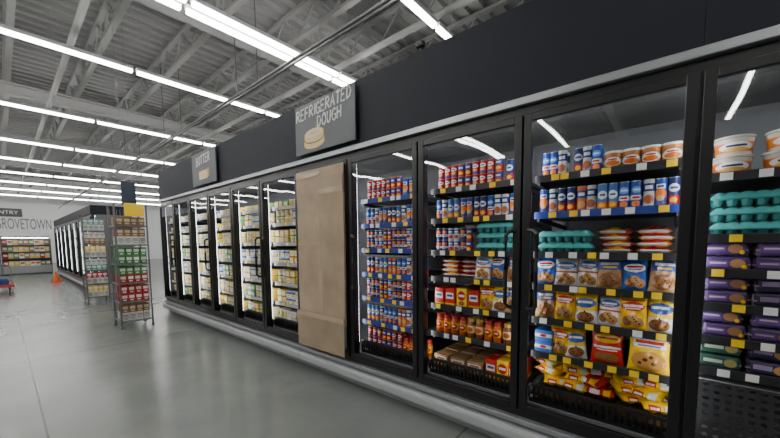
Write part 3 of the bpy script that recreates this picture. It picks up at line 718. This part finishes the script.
def wire_rack(label, x0, x1, y0, y1, h, shz, metal):
    t = thing('display_rack', label, 'display rack', ((x0+x1)/2, (y0+y1)/2, 0))
    w, d = (x1-x0)/2, (y1-y0)/2
    for sx in (-1, 1):
        for sy in (-1, 1):
            bm = bmesh.new(); tube(bm, [(sx*w, sy*d, .03), (sx*w, sy*d, h)], .013, 8); lathe(bm, [(.02, 0), (.025, .01), (.02, .03)], 8, sx*w, sy*d)
            obj('post', bm, metal, t, True)
    for z in shz:
        bm = bmesh.new()
        for sx in (-1, 1): bar(bm, (sx*w, -d, z-.012), (sx*w, d, z-.012), .012, .022)
        for sy in (-1, 1): bar(bm, (-w, sy*d, z-.012), (w, sy*d, z-.012), .012, .022)
        n = 12
        for i in range(n): bar(bm, (-w+2*w*(i+.5)/n, -d, z-.004), (-w+2*w*(i+.5)/n, d, z-.004), .006)
        bar(bm, (-w, -d, z+.05), (w, -d, z+.05), .006)
        obj('wire_shelf', bm, metal, t)
    bm = bmesh.new()
    for i in range(9): bar(bm, (-w+2*w*(i+.5)/9, d, shz[0]), (-w+2*w*(i+.5)/9, d, h-.05), .006)
    obj('wire_back', bm, metal, t)
    return t
GREYM = P('grey_rack_coat', (.16, .162, .165), .4, .3)
rk1 = wire_rack('grey wire display rack with a yellow card at the end of the cases', 1.15, 1.55, 6.45, 6.9, 1.94, [.12, .42, .72, 1.02, 1.32, 1.62], GREYM)
bm = bmesh.new(); box(bm, -.08, .17, -.237, -.231, 1.76, 1.96, .002); obj('yellow_card', bm, TAGY, rk1)['label'] = 'yellow sign card'
rb = {n: carton(label_mat('rack_'+n, c, [('rect', .12, .88, .45, .8, c2), ('rect', .25, .75, .15, .3, c2)]), .086, .1, .125, 'snack_box') for n, c, c2 in
      (('green', (.06, .25, .07), WH), ('red', (.45, .02, .015), WH), ('white', (.6, .6, .57), (.3, .3, .3)), ('teal', (.15, .35, .32), WH), ('yellow', (.8, .55, .06), WH), ('brown', (.25, .13, .06), (.6, .5, .35)))}
for z, cc, s in ((.12, ('white', 'brown'), 'bottom shelf'), (.42, ('red', 'red'), 'fifth shelf'), (.72, ('red', 'green'), 'fourth shelf'), (1.02, ('green', 'green'), 'third shelf'), (1.32, ('white', 'brown'), 'second shelf'), (1.62, ('brown', ), 'top shelf')):
    for j, c in enumerate(cc):
        for i in range(4):
            for q in range(2):
                dup(rb[c], (1.212+.092*i, 6.54+.2*q, z+.127*j), R.uniform(-.06, .06), f'small {c} pack on the {s} of the yellow-card rack', 'snack box', f'{c} packs on the {s} of the near rack')
wire_rack('grey wire display rack standing behind the yellow-card rack', 1.2, 1.58, 9.9, 10.35, 1.98, [.14, .44, .74, 1.04, 1.34, 1.64], GREYM)
for z, cc, s in ((.14, ('white', 'yellow'), 'bottom shelf'), (.44, ('white', 'red'), 'fifth shelf'), (.74, ('teal', 'white'), 'fourth shelf'), (1.04, ('white', 'yellow'), 'third shelf'), (1.34, ('brown', 'white'), 'second shelf'), (1.64, ('white', 'teal'), 'top shelf')):
    for j, c in enumerate(cc):
        for i in range(4):
            dup(rb[c], (1.255+.09*i, 9.98, z+.127*j), R.uniform(-.06, .06), f'small {c} pack on the {s} of the rear rack', 'snack box', f'{c} packs on the {s} of the rear rack')
t = thing('aisle_marker', 'tall narrow dark aisle board hanging above the display racks', 'sign', (1.6, 7.7, 2.05))
bm = bmesh.new(); box(bm, -.11, .11, -.015, .015, 0, .42, .005); obj('marker_board', bm, P('navy_board', (.02, .035, .06), .5), t)
for q in (-.068, .068):
    bm = bmesh.new(); box(bm, q-.002, q+.002, -.004, .004, .42, 3.2); obj('hanger_wire', bm, STEEL, t)

t = thing('safety_cone', 'small orange safety cone on the floor far down the aisle', 'cone', (1.22, 16.6, 0))
bm = bmesh.new(); box(bm, -.15, .15, -.15, .15, 0, .03, .008); obj('cone_base', bm, P('orange_rubber', (.8, .1, .01), .5), t)
bm = bmesh.new(); lathe(bm, [(.11, .03), (.022, .35), (.018, .36)], 16); obj('cone_body', bm, P('orange_plastic', (.9, .12, .01), .45), t, True)
t = thing('platform_cart', 'low red platform cart at the left edge of the aisle', 'cart', (-.2, 14.4, 0))
bm = bmesh.new(); box(bm, -.4, .4, -.5, .5, .16, .22, .01); obj('deck', bm, P('red_deck_paint', (.5, .03, .03), .4), t)
for sx in (-1, 1):
    for sy in (-1, 1):
        bm = bmesh.new(); lathe(bm, [(.05, -.02), (.075, -.015), (.075, .015), (.05, .02)], 14)
        bm.transform(Matrix.Translation((sx*.3, sy*.4, .078)) @ Matrix.Rotation(PI/2, 4, 'Y')); obj('wheel', bm, BLACKP, t, True)
bm = bmesh.new(); tube(bm, [(-.35, .47, .22), (-.35, .5, .7), (-.2, .5, .78), (.2, .5, .78), (.35, .5, .7), (.35, .47, .22)], .014); obj('push_handle', bm, STEEL, t, True)
bm = bmesh.new()
for a in ((-.3, .3, -.3, .3, 0, .02), (-.3, -.28, -.3, .3, .02, .12), (.28, .3, -.3, .3, .02, .12), (-.28, .28, -.3, -.28, .02, .12), (-.28, .28, .28, .3, .02, .12)): box(bm, *a)
box(bm, -.32, .32, -.33, -.3, .1, .12); box(bm, -.32, .32, .3, .33, .1, .12)
tag(obj('storage_tote', bm, P('blue_tote', (.02, .06, .22), .45), loc=(-.2, 14.4, .222)), 'shallow blue plastic tote riding on the low red cart', 'tote')

gb = {c: carton(label_mat('grocery_'+c, col, [('rect', .12, .88, .45, .8, c2)]), .15, .14, .25, 'grocery_box') for c, col, c2 in (('yellow', (.8, .6, .15), WH), ('red', (.45, .03, .02), WH), ('white', WH, OR), ('brown', (.35, .22, .12), WH), ('green', (.15, .3, .12), WH))}
GREYC = P('grey_cooler_steel', (.12, .122, .126), .5)
for q, (xa, lab) in enumerate(((-1.55, 'open-front grey cooler cut off by the left edge of the photo'), (0.0, 'open-front grey cooler below the back wall lettering, right one'))):
    t = thing('open_cooler', lab, 'open cooler', (xa, 22, 0)); L = 1.54
    bm = bmesh.new(); box(bm, 0, L, .75, .8, 0, 1.72); box(bm, 0, .03, 0.1, .75, 0, 1.6); box(bm, L-.03, L, 0.1, .75, 0, 1.6); box(bm, .03, L-.03, .1, .75, 0, .35); box(bm, .03, L-.03, .3, .75, 1.66, 1.72)
    obj('cooler_body', bm, GREYC, t)
    bm = bmesh.new(); box(bm, .03, L-.03, .02, .1, .05, .38, .01); obj('front_panel', bm, KICK, t)
    bm = bmesh.new(); box(bm, .06, L-.06, .31, .34, 1.63, 1.66); obj('canopy_light', bm, TOPGLOW, t)
    for z in (.7, 1.0, 1.3):
        bm = bmesh.new(); box(bm, .03, L-.03, .25, .75, z-.02, z); box(bm, .03, L-.03, .24, .25, z-.03, z+.02); obj('shelf', bm, SHELF, t)
    for z, s in ((.35, 'base'), (.7, 'low shelf'), (1.0, 'middle shelf'), (1.3, 'upper shelf')):
        for i in range(9):
            p = R.choice([gb['yellow'], gb['red'], gb['yellow'], gb['white'], gb['white'], gb['brown'], gb['green']])
            dup(p, (xa+.12+i*.162, 22.36, z), 0, 'small bright grocery box in a distant open cooler', 'grocery box', 'boxes in the distant open coolers')
bm = bmesh.new(); box(bm, -2.5, 1.12, -.03, 0, 0, .56, .006)
t = thing('wall_sign', 'black sign board on the back wall ending in the letters NTRY', 'sign', (0, 33.99, 3.22)); obj('sign_board', bm, BLACK, t)
text('lettering', 'NTRY', .34, LETTER, t, (.5, -.034, .28), AX_WALL)
t = thing('wall_lettering', 'large grey GROVETOWN lettering on the white back wall', 'lettering', (0, 33.985, 2.72))
text('letters', 'GROVETOWN', 1.02, P('grey_letters', (.16, .165, .17), .6), t, (1.18, 0, 0), AX_WALL, sx=.4)

w = bpy.data.worlds.new('world'); S.world = w; w.use_nodes = True
w.node_tree.nodes['Background'].inputs[0].default_value = (.9, .95, 1, 1); w.node_tree.nodes['Background'].inputs[1].default_value = .04
for p in PROTOS: bpy.data.objects.remove(p)
